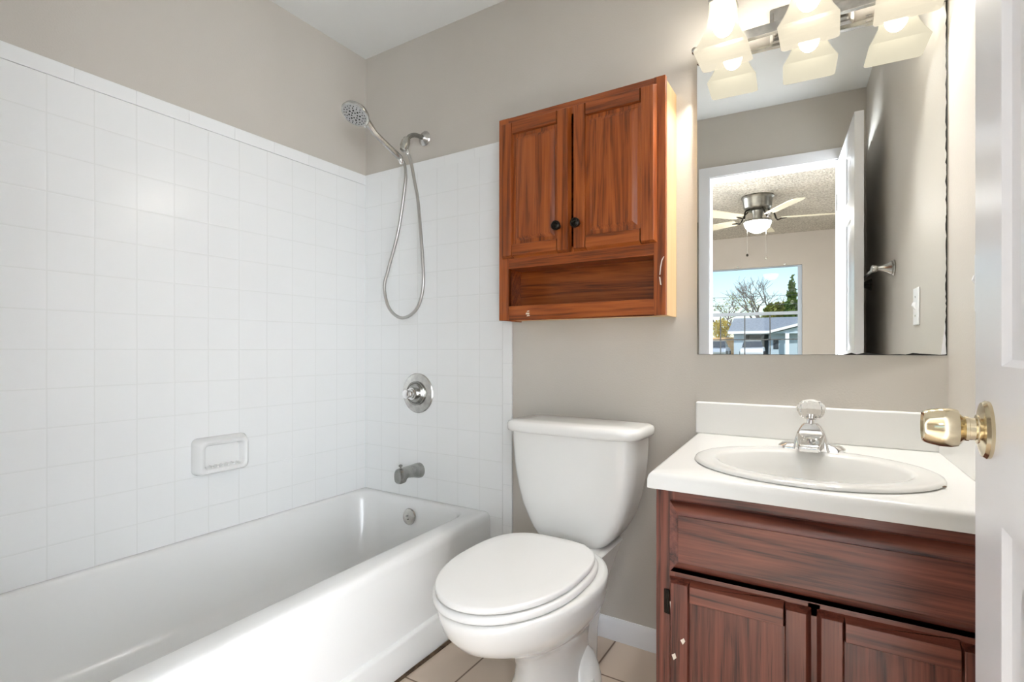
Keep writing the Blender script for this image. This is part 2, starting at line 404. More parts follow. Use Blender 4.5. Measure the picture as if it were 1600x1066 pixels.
# tub spout, valve
sp = empty('tub_spout', (.345, 0, .475), 'short chrome tub spout on the tiled wall above the tub', 'tub spout')
def sring(cx, y, cz, w, h, n=20, p=2.6):
    return [(cx + w * math.copysign(abs(math.cos(t)) ** (2 / p), math.cos(t)), y, cz + h * math.copysign(abs(math.sin(t)) ** (2 / p), math.sin(t))) for t in [2 * math.pi * i / n for i in range(n)]]
MB().loft([sring(.345, -TH + .001, .477, .030, .033, p=2), sring(.345, -.022, .478, .030, .032, p=2.1), sring(.345, -.05, .481, .027, .027, p=2.3), sring(.345, -.09, .484, .024, .023), sring(.345, -.105, .4815, .0235, .0245, p=3),
           sring(.345, -.112, .476, .023, .031, p=3.4), sring(.345, -.136, .474, .022, .030, p=3.4), sring(.345, -.142, .474, .019, .026, p=3)]).build('spout_body', 'darknickel', sp, ang=40)
MB().lathe([(.004, 0), (.0035, .012), (.008, .015), (.008, .02), (.003, .023), (0, .023)], (.345, -.124, .500), (0, 0, 1), 16).build('diverter_knob', 'darknickel', sp)
vl = empty('shower_valve', (.336, 0, .812), 'round chrome shower valve plate without a handle', 'shower valve')
MB().lathe([(.0, 0), (.086, 0), (.087, .003), (.083, .007), (.055, .011), (.052, .011)], (.336, -TH + .001, .812), (0, -1, 0), 48).build('escutcheon', 'nickel', vl)
MB().lathe([(.052, 0), (.052, .008), (.048, .012), (.044, .010), (.038, .016), (0, .018)], (.336, -TH - .009, .812), (0, -1, 0), 40).build('dome_ring', 'darknickel', vl)
MB().lathe([(.026, 0), (.026, .02), (.022, .022), (.022, .03), (.016, .032), (.015, .046), (.018, .048), (.018, .056), (.010, .060), (0, .060)], (.336, -TH - .022, .812), (0, -1, 0), 24).build('valve_stem', 'chrome', vl)

# shower arm and handset
sa = empty('shower_fitting', (.369, 0, 1.917), 'curved brushed nickel shower arm with wall flange above the tiles', 'shower arm')
MB().lathe([(0, 0), (.031, 0), (.032, .003), (.026, .009), (.014, .016), (.011, .02)], (.369, -.0005, 1.917), (0, -1, 0), 32).build('flange', 'nickel', sa)
MB().tube(spline([(.369, -.002, 1.917), (.367, -.03, 1.917), (.364, -.06, 1.913), (.361, -.085, 1.90), (.359, -.104, 1.878)]), .0095, 14).build('arm_pipe', 'darknickel', sa)
mb = MB().lathe([(.012, -.012), (.015, -.010), (.016, .004), (.019, .006), (.019, .028), (.015, .034), (.013, .05), (.0, .052)], (.359, -.105, 1.874), (.02, -.42, -.9), 24)
mb.build('swivel_bracket', 'nickel', sa)
hs = empty('hand_shower', (.36, -.13, 1.80), 'brushed nickel hand shower with a long hose hanging beside the wall cabinet', 'hand shower')
HC = Vector((.300, -.325, 1.915)); BR = Vector((.338, -.128, 1.806)); hd = (HC - BR).normalized()
FN = Vector((.02, -.50, -.86)); FN = (FN - hd * FN.dot(hd) * .8).normalized()
neck = HC - FN * .016
MB().tube([BR - hd * .014, BR - hd * .010, BR + hd * .02, BR + hd * .08, BR + hd * .13, neck - hd * .050, neck - hd * .030, neck - hd * .01], [.0095, .0120, .0120, .0115, .0120, .0145, .0185, .020], 18).build('handle', 'nickel', hs)
hb = MB().lathe([(0, -.030), (.018, -.029), (.040, -.022), (.053, -.010), (.056, 0), (.0545, .004), (.050, .004)], HC, FN, 40).build('head_shell', 'nickel', hs)
MB().lathe([(.0505, .002), (.048, .0055), (0, .0075)], HC, FN, 40).build('spray_face', 'grey_plastic', hs)
mb = MB(); uu = FN.cross(hd).normalized(); ww = FN.cross(uu)
for rr, nn, rd in ((.012, 6, .0028), (.022, 8, .0034), (.033, 14, .0022), (.042, 20, .0018)):
    for k in range(nn):
        a = 2 * math.pi * k / nn + rr * 40
        mb.lathe([(rd, 0), (rd, .0022), (0, .003)], HC + FN * (.0068 - rr * .03) + (uu * math.cos(a) + ww * math.sin(a)) * rr, FN, 8)
mb.build('spray_nozzles', 'nozzle', hs)
MB().lathe([(.004, 0), (.0045, .012), (.0, .014)], HC + FN * .001 + hd * -.055, FN, 10).build('spray_lever', 'chrome', hs)
hose = [tuple(BR - hd * .012), (.343, -.103, 1.785), (.349, -.1, 1.755), (.3465, -.1, 1.691), (.309, -.1, 1.508), (.250, -.1, 1.35), (.226, -.1, 1.269), (.255, -.1, 1.179), (.329, -.1, 1.135), (.408, -.1, 1.167), (.446, -.1, 1.254), (.443, -.1, 1.386), (.421, -.1, 1.6), (.401, -.1, 1.695), (.383, -.1, 1.772), (.369, -.102, 1.812), (.361, -.106, 1.836)]
MB().tube(spline(hose, 10), .0068, 12).build('hose', 'hosemetal', hs)
ends = MB(); ends.lathe([(.0095, 0), (.0105, .002), (.0105, .02), (.008, .026)], BR - hd * .006, Vector((.02, .55, -.85)), 16); ends.lathe([(.0095, 0), (.0105, .002), (.0105, .02), (.008, .026)], (.360, -.107, 1.838), (.33, .1, -.94), 16)
ends.build('hose_connector', 'chrome', hs)

# ------------------------------------------------------------------ toilet
TX = 1.155
to = empty('toilet', (TX, -.4, 0), 'white two-piece toilet with a closed round-front lid', 'toilet')
rings = []
for z, yb, yf, w in ((0.0, -.165, -.495, .104), (.012, -.165, -.497, .106), (.03, -.168, -.49, .099), (.06, -.17, -.478, .090), (.11, -.17, -.478, .086), (.155, -.16, -.50, .091), (.19, -.15, -.545, .108), (.225, -.14, -.615, .135),
                     (.26, -.13, -.683, .160), (.29, -.125, -.737, .181), (.32, -.12, -.764, .193), (.355, -.12, -.778, .199), (.372, -.12, -.780, .2), (.3775, -.122, -.777, .197)):
    bk = max(0.0, min(1.0, (z - .2) / .1)); rings.append(egg(TX, yb - .075 * bk, yf, w, z, pb=2.6 - .5 * bk, split=.46 - .06 * bk))
rings.append(egg(TX, -.205, -.768, .188, .379, pb=2.1, split=.40))
mb = MB().loft(rings)
# rear deck and trapway under the tank
mb.loft([rrect(TX - .075, TX + .075, -.36, -.11, .05, .004), rrect(TX - .070, TX + .070, -.36, -.09, .05, .10), rrect(TX - .080, TX + .080, -.36, -.06, .05, .22), rrect(TX - .112, TX + .112, -.36, -.04, .045, .32), rrect(TX - .128, TX + .128, -.36, -.03, .04, .372), rrect(TX - .122, TX + .122, -.36, -.034, .04, .378)])
# rounded feet that carry the floor bolts
for sg in (-1, 1):
    mb.loft([ell(TX + sg * .078, -.275, .056, .075, 0.001, 32), ell(TX + sg * .078, -.275, .055, .073, .02, 32), ell(TX + sg * .076, -.272, .048, .064, .05, 32), ell(TX + sg * .07, -.265, .036, .05, .08, 32), ell(TX + sg * .06, -.26, .018, .028, .10, 32)])
mb.build('bowl', 'porcelain', to, ang=60)
for sg in (-1, 1):
    MB().lathe([(.014, 0), (.014, .012), (.010, .02), (0, .022)], (TX + sg * .112, -.30, .02), (sg * .2, 0, 1), 16).build('bolt_cap', 'porcelain', to)
# tank: D-shaped plan, sides drawn in towards the bottom
def tank_ring(w, yf, yb, z, n=64, p=5.0):
    out = []
    for i in range(n):
        a = 2 * math.pi * i / n; c, s_ = math.cos(a), math.sin(a); pp = p if s_ < 0 else 8
        out.append((TX - .004 + w * math.copysign(abs(c) ** (2 / pp), c), (yb + yf) / 2 + (yb - yf) / 2 * math.copysign(abs(s_) ** (2 / pp), s_), z))
    return out
prof = [(.373, .098, .004), (.378, .112, .001), (.388, .126, 0), (.41, .146, 0), (.44, .164, 0), (.48, .184, 0), (.53, .199, 0), (.59, .211, 0), (.65, .218, 0), (.70, .2205, 0), (.724, .221, 0)]
rings = [tank_ring(w, -.207 - .013 * (z - .37) / .35 + d, -.03 - d, z) for z, w, d in prof]
MB().loft(rings).build('tank', 'porcelain', to, ang=60)
MB().loft([tank_ring(.224, -.226, -.026, .7245), tank_ring(.234, -.236, -.020, .727), tank_ring(.237, -.239, -.018, .735), tank_ring(.237, -.239, -.018, .748), tank_ring(.233, -.235, -.021, .757), tank_ring(.222, -.225, -.030, .762), tank_ring(.16, -.18, -.06, .7645)]).build('tank_lid', 'porcelain', to, ang=60)
LX = TX - .010
MB().loft([egg(LX, -.262, -.774, .183, .381, pb=3), egg(LX, -.259, -.779, .187, .383, pb=3), egg(LX, -.258, -.780, .188, .386, pb=3), egg(LX, -.258, -.780, .188, .394, pb=3), egg(LX, -.261, -.777, .185, .3985, pb=3), egg(LX, -.268, -.768, .177, .400, pb=3)]).build('seat', 'seatplastic', to, ang=60)
MB().loft([egg(LX, -.270, -.768, .174, .4025, pb=3), egg(LX, -.268, -.7725, .1785, .4035, pb=3), egg(LX, -.267, -.774, .180, .406, pb=3), egg(LX, -.267, -.774, .180, .4145, pb=3), egg(LX, -.2685, -.772, .178, .417, pb=3), egg(LX, -.272, -.767, .173, .4185, pb=3), egg(LX, -.30, -.71, .135, .4198, pb=3)]).build('seat_lid', 'seatplastic', to, ang=60)
for sg in (-1, 1):
    MB().box(LX + sg * .075 - .016, LX + sg * .075 + .016, -.272, -.242, .379, .405).build('seat_hinge', 'seatplastic', to, bevel=.006, seg=3)

# ------------------------------------------------------------------ cabinet doors
def panel_door(name, parent, x0, x1, z0, z1, yb, th, rail, mz, mx, raised, label=None, z_top_rail=None):
    """frame-and-panel door: stiles (upright grain), rails (level grain), panel as a sub-part"""
    yf = yb - th; rt = z_top_rail or rail
    mb = MB(); e = .008
    def bar(a0, a1, c0, c1, bev):   # bar with sloped outer edge
        l, r, b, t = bev
        mb.hexa([(a0, yb, c0), (a1, yb, c0), (a1, yb, c1), (a0, yb, c1), (a0 + l, yf, c0 + b), (a1 - r, yf, c0 + b), (a1 - r, yf, c1 - t), (a0 + l, yf, c1 - t)])
    mb.mat(0); bar(x0, x0 + rail, z0, z1, (e, .004, e, e)); bar(x1 - rail, x1, z0, z1, (.004, e, e, e))
    mb.mat(1); bar(x0 + rail, x1 - rail, z0, z0 + rail, (0, 0, e, .004)); bar(x0 + rail, x1 - rail, z1 - rt, z1, (0, 0, .004, e))
    d = mb.build(name, [mz, mx], parent, bevel=.0015)
    if label: d['label'] = label
    a0, a1, c0, c1 = x0 + rail - .002, x1 - rail + .002, z0 + rail - .002, z1 - rt + .002
    pm = MB()
    if raised:
        g = .008; s_ = .026
        pm.hexa([(a0, yb + .001, c0), (a1, yb + .001, c0), (a1, yb + .001, c1), (a0, yb + .001, c1), (a0, yf + .010, c0), (a1, yf + .010, c0), (a1, yf + .010, c1), (a0, yf + .010, c1)])
        pm.hexa([(a0 + g, yf + .012, c0 + g), (a1 - g, yf + .012, c0 + g), (a1 - g, yf + .012, c1 - g), (a0 + g, yf + .012, c1 - g), (a0 + s_, yf + .002, c0 + s_), (a1 - s_, yf + .002, c0 + s_), (a1 - s_, yf + .002, c1 - s_), (a0 + s_, yf + .002, c1 - s_)])
    else:
        pm.box(a0, a1, yf + .009, yb, c0, c1)
    pm.build('door_panel', mz, d, bevel=.001)
    return d
def chip(parent, mat, polys, name='chipped_paint'):
    for pl in polys:
        mb = MB(); n = len(pl); f = [mb.bm.verts.new(p) for p in pl]; b = [mb.bm.verts.new((p[0], p[1] + .0006, p[2])) for p in pl]
        mb._f(f); mb._f(b[::-1])
        for i in range(n): mb._f([f[i], f[(i + 1) % n], b[(i + 1) % n], b[i]])
        mb.build(name, mat, parent, smooth=False)

# wall cabinet
CX0, CX1, CZ0, CZ1, CY = .846, 1.446, 1.106, 1.831, -.140
wc = empty('wall_cabinet', (1.146, -.07, CZ0), 'reddish oak wall cabinet with two doors and an open shelf over the toilet', 'cabinet')
mb = MB(); t = .012
mb.box(CX0 + .003, CX0 + t, CY + .018, -.0005, CZ0, CZ1); mb.box(CX0 + t, CX1 - t, CY + .018, -.0005, CZ1 - t, CZ1); mb.box(CX0 + t, CX1 - t, CY + .018, -.0005, 1.298, 1.31)
mb.box(CX0 + t, CX1 - t, CY + .018, -.0005, 1.146, 1.157); mb.box(CX0 + t, CX1 - t, -.006, -.0005, 1.157, CZ1 - t)
mb.box(CX1 - t - .006, CX1 - t + .002, CY + .018, -.0005, 1.157, CZ1)
mb.build('carcass', 'oakX', wc)
o = MB().box(CX1 - t + .002, CX1 - .003, CY + .018, -.0005, CZ0, CZ1 - .004).build('side_panel', 'rawpine', wc, bevel=.001); o['label'] = 'pale unfinished side panel'
MB().box(CX0 + t, CX1 - t, CY + .018, -.0005, CZ0 + .004, CZ0 + .010).build('bottom_panel', 'rawpine', wc)
mb = MB(); y0, y1 = CY, CY + .018; sl, sr = .887, 1.411
mb.mat(0).box(CX0, sl, y0, y1, CZ0, CZ1).box(sr, CX1, y0, y1, CZ0, CZ1)
mb.mat(1).box(sl, sr, y0, y1, CZ0, 1.156).box(sl, sr, y0, y1, 1.290, 1.345).box(sl, sr, y0, y1, 1.786, CZ1 - .001)
ff = mb.build('face_frame', ['oakZ', 'oakX'], wc, bevel=.0012)
for x0, x1, kx, nm in ((.862, 1.136, 1.096, 'left'), (1.1425, 1.422, 1.166, 'right')):
    d = panel_door('door', wc, x0, x1, 1.326, 1.810, CY - .0005, .018, .050, 'oakZ', 'oakX', True)
    kb = MB().lathe([(.009, 0), (.009, .004), (.006, .008), (.007, .012), (.015, .017), (.0165, .021), (.0155, .026), (.011, .028), (.0095, .026), (.006, .028), (0, .0285)], (kx, CY - .0185, 1.412), (0, -1, 0), 28).build('knob', 'bronze', d)
    kb['label'] = 'dark bronze knob'
yy = CY - .0008
chip(ff, 'chip', [[(.958, yy, 1.125), (.972, yy, 1.124), (.974, yy, 1.130), (.960, yy, 1.131)], [(.962, yy, 1.118), (.975, yy, 1.119), (.973, yy, 1.122), (.964, yy, 1.122)], [(.963, yy, 1.134), (.973, yy, 1.1345), (.972, yy, 1.138), (.964, yy, 1.137)],
                  [(1.434, yy, 1.272), (1.440, yy, 1.282), (1.443, yy, 1.283), (1.437, yy, 1.270), (1.433, yy, 1.25), (1.431, yy, 1.228), (1.428, yy, 1.228), (1.430, yy, 1.252)], [(1.427, yy, 1.222), (1.431, yy, 1.221), (1.434, yy, 1.196), (1.430, yy, 1.198)]])

# ------------------------------------------------------------------ vanity
VX0, VX1, VY = 1.546, XR - .002, -.575
va = empty('vanity_cabinet', (1.83, -.29, 0), 'dark red oak vanity base with two doors and a false drawer under the sink', 'vanity')
mb = MB(); mb.box(VX0 + .002, VX0 + .016, VY + .02, -.002, 0, .703).box(VX1 - .016, VX1, VY + .02, -.002, 0, .703).box(VX0 + .016, VX1 - .016, VY + .02, -.002, .09, .105).box(VX0 + .016, VX1 - .016, -.012, -.002, .105, .703).box(VX0 + .016, VX1 - .016, VY + .07, VY + .085, 0, .09)
mb.build('carcass', 'vanZ', va)
mb = MB(); y0, y1 = VY, VY + .02
mb.mat(0).box(VX0, VX0 + .04, y0, y1, .0, .7035).box(VX1 - .04, VX1, y0, y1, .0, .7035).box(1.835, 1.857, y0, y1, .10, .52)
mb.mat(1).box(VX0 + .04, VX1 - .04, y0, y1, .66, .7035).box(VX0 + .04, VX1 - .04, y0, y1, .495, .54).box(VX0 + .04, VX1 - .04, y0, y1, .09, .13)
mb.build('face_frame', ['vanZ', 'vanX'], va, bevel=.001)
# false drawer: thick slab with wide sloped edges
a0, a1, c0, c1, yb, yf = 1.577, 2.102, .524, .676, VY - .0005, VY - .019
mb = MB().box(a0, a1, yb - .006, yb, c0, c1)
mb.hexa([(a0, yb - .006, c0), (a1, yb - .006, c0), (a1, yb - .006, c1), (a0, yb - .006, c1), (a0 + .02, yf, c0 + .026), (a1 - .02, yf, c0 + .026), (a1 - .02, yf, c1 - .024), (a0 + .02, yf, c1 - .024)])
mb.box(a0 + .0215, a1 - .0215, yf - .003, yf + .002, c0 + .0275, c1 - .0255)
MB_ = mb.build('drawer_front', 'vanX', va, bevel=.0012)
d1 = panel_door('door', va, 1.575, 1.842, .118, .512, VY - .0005, .019, .046, 'vanZ', 'vanX', False)
d2 = panel_door('door', va, 1.850, 2.103, .118, .512, VY - .0005, .019, .046, 'vanZ', 'vanX', False)
for z in (.455, .175):
    for d, x in ((d1, 1.569), (d2, 2.109)):
        h = MB().box(x - .005, x + .006, VY - .004, VY - .0005, z - .026, z + .026).lathe([(.003, -.026), (.003, .026)], (x + (.005 if x < 1.8 else -.005), VY - .004, z), (0, 0, 1), 10).build('hinge', 'bronze', d, bevel=.001); h['label'] = 'dark hinge'
yy = VY - .0202
chip(d1, 'chip', [[(1.5805, yy + .003, .462), (1.583, yy + .003, .464), (1.5855, yy + .003, .442), (1.583, yy + .003, .441)],
                  [(1.603, yy, .388), (1.610, yy, .394), (1.613, yy, .388), (1.608, yy, .380)], [(1.585, yy, .352), (1.592, yy, .357), (1.595, yy, .348), (1.589, yy, .342)],
                  [(1.676, yy + .0105, .395), (1.680, yy + .0105, .391), (1.679, yy + .0105, .394)], [(1.688, yy + .0105, .362), (1.690, yy + .0105, .354), (1.691, yy + .0105, .361)]])

# countertop with backsplash and side splash; its left end runs slightly out of square
ct = empty('countertop', (1.83, -.29, .704), 'white cultured marble vanity top with backsplash against the wall', 'countertop')
CTB, CTT, CFY = .7045, .739, -.612
def cl(y): return 1.506 + .0515 * (-y)
SCX, SCY = 1.828, -.386
# top plate with an oval hole for the basin
n = 96
hole = [(SCX + .205 * math.cos(2 * math.pi * i / n), SCY + .172 * math.sin(2 * math.pi * i / n)) for i in range(n)]
def edge_pt(i, ins=0):
    a = 2 * math.pi * i / n; dx, dy = math.cos(a), math.sin(a); best = 1e9
    for (nx, ny, c) in ((0, 1, -.002), (0, -1, -(CFY + ins)), (1, 0, XR - .003), (-1 / math.hypot(1, .0515), -.0515 / math.hypot(1, .0515), -(1.506 + ins) / math.hypot(1, .0515))):
        den = nx * dx + ny * dy
        if den > 1e-6: best = min(best, (c - nx * SCX - ny * SCY) / den)
    return (SCX + dx * best, SCY + dy * best)
corners = [(cl(-.002), -.002), (XR - .003, -.002), (XR - .003, CFY), (cl(CFY), CFY)]
def outer(ins):
    pts = [edge_pt(i, ins) for i in range(n)]
    cs = [(cl(-.002) + ins, -.002), (XR - .003, -.002), (XR - .003, CFY + ins), (cl(CFY) + ins, CFY + ins)]
    for c in cs:
        k = min(range(n), key=lambda i: (pts[i][0] - c[0]) ** 2 + (pts[i][1] - c[1]) ** 2); pts[k] = c
    return pts
R3 = lambda pts, z: [(x, y, z) for x, y in pts]
MB().loft([R3(hole, CTB), R3(outer(0), CTB), R3(outer(0), CTT - .014), R3(outer(.002), CTT - .007), R3(outer(.006), CTT - .002), R3(outer(.013), CTT), R3(hole, CTT), R3(hole, CTB)], False, False).build('slab', 'marble', ct, ang=40)
MB().hexa([(1.506, -.020, CTT - .001), (XR - .003, -.020, CTT - .001), (XR - .003, -.0008, CTT - .001), (1.506, -.0008, CTT - .001), (1.506, -.018, .838), (XR - .003, -.018, .838), (XR - .003, -.0008, .838), (1.506, -.0008, .838)]).build('backsplash', 'marble', ct, bevel=.006, seg=3)
MB().hexa([(2.103, -.021, CTT - .001), (2.116, -.40, CTT - .001), (XR - .001, -.40, CTT - .001), (XR - .001, -.021, CTT - .001), (2.104, -.021, .838), (2.117, -.40, .838), (XR - .001, -.40, .838), (XR - .001, -.021, .838)]).build('side_splash', 'marble', ct, bevel=.004, seg=3)

# drop-in oval basin
sk = empty('sink', (SCX, SCY, CTT), 'white oval drop-in basin set in the vanity top', 'sink')
E_ = lambda a, b, z, dy=0: ell(SCX, SCY + dy, a, b, z, 96)
MB().loft([E_(.200, .167, CTT - .01), E_(.236, .204, CTT + .0005), E_(.238, .206, CTT + .003), E_(.236, .204, CTT + .007), E_(.230, .198, CTT + .0095), E_(.222, .190, CTT + .010), E_(.195, .165, CTT + .010, -.004), E_(.188, .158, CTT + .0085, -.006), E_(.182, .152, CTT + .002, -.006),
           E_(.170, .140, CTT - .03, -.006), E_(.145, .118, CTT - .08, -.004), E_(.10, .08, CTT - .118), E_(.05, .04, CTT - .130), E_(.024, .024, CTT - .132), E_(.024, .024, CTT - .14), E_(.06, .05, CTT - .14), E_(.16, .13, CTT - .09), E_(.19, .158, CTT - .02)], False, False).build('basin', 'basin', sk, ang=60)
MB().lathe([(0, -.004), (.018, -.004), (.022, .001), (.024, .002), (.026, 0)], (SCX, SCY, CTT - .1315), (0, 0, 1), 24).build('drain', 'chrome', sk)
MB().lathe([(0, 0), (.006, 0), (.006, .001), (0, .001)], (2.052, -.452, CTT + .0035), (0, 0, 1), 10).build('drip_stain', 'caulk', sk)

# faucet with clear acrylic knob
FX, FY, FZ = 1.828, -.190, CTT + .009
fc = empty('faucet', (FX, FY, FZ), 'chrome single-knob basin faucet with a clear acrylic handle', 'faucet')
mb = MB()
mb.loft([rrect(FX - .074, FX + .074, FY - .024, FY + .024, .018, FZ), rrect(FX - .074, FX + .074, FY - .024, FY + .024, .018, FZ + .006), rrect(FX - .066, FX + .066, FY - .019, FY + .019, .016, FZ + .013), rrect(FX - .040, FX + .040, FY - .020, FY + .018, .014, FZ + .017)])
mb.loft([rrect(FX - .040, FX + .040, FY - .032, FY + .022, .006, FZ + .001), rrect(FX - .037, FX + .037, FY - .031, FY + .020, .006, FZ + .02), rrect(FX - .030, FX + .030, FY - .028, FY + .018, .006, FZ + .045), rrect(FX - .022, FX + .022, FY - .018, FY + .016, .006, FZ + .060), rrect(FX - .016, FX + .016, FY - .014, FY + .014, .006, FZ + .066)])
mb.build('base', 'chrome', fc, ang=40)
MB().loft([[(FX + x * w, FY - .026 - d, z) for x, z in ((-1, FZ + .010), (1, FZ + .010), (1, FZ + h), (-1, FZ + h))] for d, w, h in ((0, .030, .043), (.012, .030, .042), (.05, .026, .034), (.085, .022, .028), (.092, .020, .022))]).build('spout', 'chrome', fc, bevel=.004, seg=3)
MB().lathe([(.011, 0), (.011, .012), (.008, .014), (.008, .03), (0, .031)], (FX, FY, FZ + .064), (0, 0, 1), 20).build('stem', 'chrome', fc)
kp = [(.010, .0), (.020, .004), (.026, .010), (.031, .020), (.032, .028), (.029, .038), (.021, .046), (.010, .050), (0, .051)]
mb = MB(); rings = []
for r, h in kp:
    rings.append([(FX + r * (1 + (.05 if k % 2 else -.04)) * math.cos(2 * math.pi * k / 20), FY + r * (1 + (.05 if k % 2 else -.04)) * math.sin(2 * math.pi * k / 20), FZ + .076 + h) for k in range(20)])
kn = mb.loft(rings).build('knob', 'acrylic', fc, smooth=False); kn['label'] = 'clear faceted acrylic knob'
MB().lathe([(.0035, 0), (.0035, .012), (.006, .014), (0, .016)], (FX, FY + .030, FZ + .002), (0, 0, 1), 10).build('lift_rod', 'chrome', fc)

# ------------------------------------------------------------------ mirror
mi = empty('mirror', (1.82, -.01, .987), 'large frameless rectangular wall mirror above the sink', 'mirror')
mB, mT = R(1.9), R(.2)
def my(x, z, off=0): return -.012 + (x - 1.82) * math.tan(mB) - (z - 1.44) * math.tan(mT) - off
MX0, MX1, MZ0, MZ1 = 1.5125, 2.1225, .986, 1.897
fr = [(MX0, MZ0), (MX1, MZ0), (MX1, MZ1), (MX0, MZ1)]
MB().mat(0).quad([(x, my(x, z), z) for x, z in fr]).mat(1).hexa([(x, my(x, z) + .0004, z) for x, z in fr] + [(x, min(my(x, z) + .006, -.0008) if my(x, z) + .006 > -.0008 else -.0008, z) for x, z in fr]).build('glass', ['mirror', 'white'], mi, smooth=False)
mb = MB()
def jag(horizontal, a0, a1, base, w0, w1, step):
    a = a0; w = w0
    while a < a1:
        b = min(a + step * rnd.uniform(.5, 1.4), a1); nw = rnd.uniform(w0, w1)
        if horizontal: q = [(a, base), (b, base), (b, base + nw), (a, base + w)]
        else: q = [(base, a), (base, b), (base - nw, b), (base - w, a)]
        mb.quad([(x, my(x, z, .0006), z) for x, z in q]); a = b; w = nw
jag(True, MX0, 1.60, MZ0, .001, .003, .02); jag(True, 1.90, MX1, MZ0, .001, .0075, .02); jag(True, 1.6, 1.9, MZ0, .0004, .0012, .03)
jag(False, MZ0, MZ1, MX1, .0015, .0042, .012); jag(False, MZ0, 1.4, MX0 + .003, .0008, .0022, .05)
o = mb.build('desilvered_edge', 'dark', mi, smooth=False); o['label'] = 'black worn edge of the mirror silvering'
for x in (1.958, 2.113):
    MB().box(x - .008, x + .008, my(x, MZ1) - .004, -.0005, MZ1 - .008, MZ1 + .010).build('clip', 'darknickel' if x > 2 else 'acrylic', mi, bevel=.002)

# ------------------------------------------------------------------ vanity light
LY = -.123
vlt = empty('vanity_light', (1.82, 0, 1.95), 'three-arm vanity light with square frosted bell shades above the mirror', 'wall light')
MB().loft([rrect(1.716, 1.924, 1.899, 2.005, .006, -.0005, 4, 'y'), rrect(1.716, 1.924, 1.899, 2.005, .006, -.006, 4, 'y'), rrect(1.724, 1.916, 1.907, 1.997, .006, -.010, 4, 'y'), rrect(1.728, 1.912, 1.911, 1.993, .006, -.022, 4, 'y'), rrect(1.734, 1.906, 1.917, 1.987, .006, -.025, 4, 'y')]).build('backplate', 'nickel', vlt)
MB().box(1.532, 2.104, -.066, -.050, 1.905, 1.934).box(1.79, 1.85, -.05, -.02, 1.908, 1.93).build('crossbar', 'nickel', vlt, bevel=.002)
for sg, x in ((-1, 1.532), (1, 2.104)):
    MB().lathe([(.012, 0), (.012, .004), (.006, .007), (.006, .010), (.011, .015), (.012, .020), (.009, .026), (0, .028)], (x, -.058, 1.92), (sg, 0, 0), 18).build('finial', 'nickel', vlt)
def sq(cx, h, z, n=6, r=.35):
    return rrect(cx - h, cx + h, LY - h, LY + h, h * r * .5, z, n)
for i, x in enumerate((1.607, 1.8205, 2.034)):
    ar = MB().tube(spline([(x, -.058, 1.93), (x, -.064, 1.98), (x, -.075, 2.03), (x, -.105, 2.055), (x, LY, 2.04)]), .007, 12).build('arm', 'nickel', vlt)
    MB().loft([sq(x, .036, 1.992), sq(x, .036, 1.999), sq(x, .028, 2.012), sq(x, .014, 2.026), sq(x, .012, 2.045)]).build('shade_holder', 'nickel', ar)
    pr = [(.0335, 1.998), (.034, 1.975), (.036, 1.95), (.040, 1.925), (.047, 1.900), (.057, 1.875), (.066, 1.856), (.0705, 1.847)]
    sh = MB().loft([sq(x, h, z) for h, z in pr] + [sq(x, h - .003, z) for h, z in reversed(pr)], False, False).build('shade', 'shade', vlt, ang=55)
    bl = MB().ball((x, LY, 1.938), .0285, 20, (1, 1, 1.25)).build('bulb', 'bulb', sh)

# ------------------------------------------------------------------ door (opened into the room)
DX, DY0, DY1, DT = 1.999, -1.596, -.950, .034
dr = empty('door_1', (DX, DY0, 0), 'white six-panel bathroom door standing open against the right wall', 'door'); dr['kind'] = 'structure'
dz = [(.22, .838), (.985, 1.58), (1.68, 1.90)]   # panel rows
stl = .118; mid = (DY0 + DY1) / 2
cols = [(DY0 + stl, mid - .03), (mid + .03, DY1 - stl)]
mb = MB()
def door_face(x, sg):
    ys = [DY0, cols[0][0], cols[0][1], cols[1][0], cols[1][1], DY1]; zs = [.008, dz[0][0], dz[0][1], dz[1][0], dz[1][1], dz[2][0], dz[2][1], 2.008]
    for i in range(5):
        for j in range(7):
            y0, y1, z0, z1 = ys[i], ys[i + 1], zs[j], zs[j + 1]
            if i in (1, 3) and j in (1, 3, 5):
                def rg(ins, dep): return [(x + sg * dep, y0 + ins, z0 + ins), (x + sg * dep, y1 - ins, z0 + ins), (x + sg * dep, y1 - ins, z1 - ins), (x + sg * dep, y0 + ins, z1 - ins)]
                mb.loft([rg(0, 0), rg(.006, .006), rg(.012, .007), rg(.022, .010), rg(.028, .010), rg(.050, .003)], False, True)
            else: mb.quad([(x, y0, z0), (x, y1, z0), (x, y1, z1), (x, y0, z1)])
door_face(DX, 1); door_face(DX + DT, -1)
for q in ([(DX, DY0, .008), (DX + DT, DY0, .008), (DX + DT, DY1, .008), (DX, DY1, .008)], [(DX, DY0, 2.008), (DX + DT, DY0, 2.008), (DX + DT, DY1, 2.008), (DX, DY1, 2.008)]): mb.quad(q)
for y in (DY0, DY1):
    zs = [.008, dz[0][0], dz[0][1], dz[1][0], dz[1][1], dz[2][0], dz[2][1], 2.008]
    for j in range(7): mb.quad([(DX, y, zs[j]), (DX + DT, y, zs[j]), (DX + DT, y, zs[j + 1]), (DX, y, zs[j + 1])])
mb.build('door_leaf', 'doorwhite', dr, ang=20)
KY, KZ = -1.018, .920
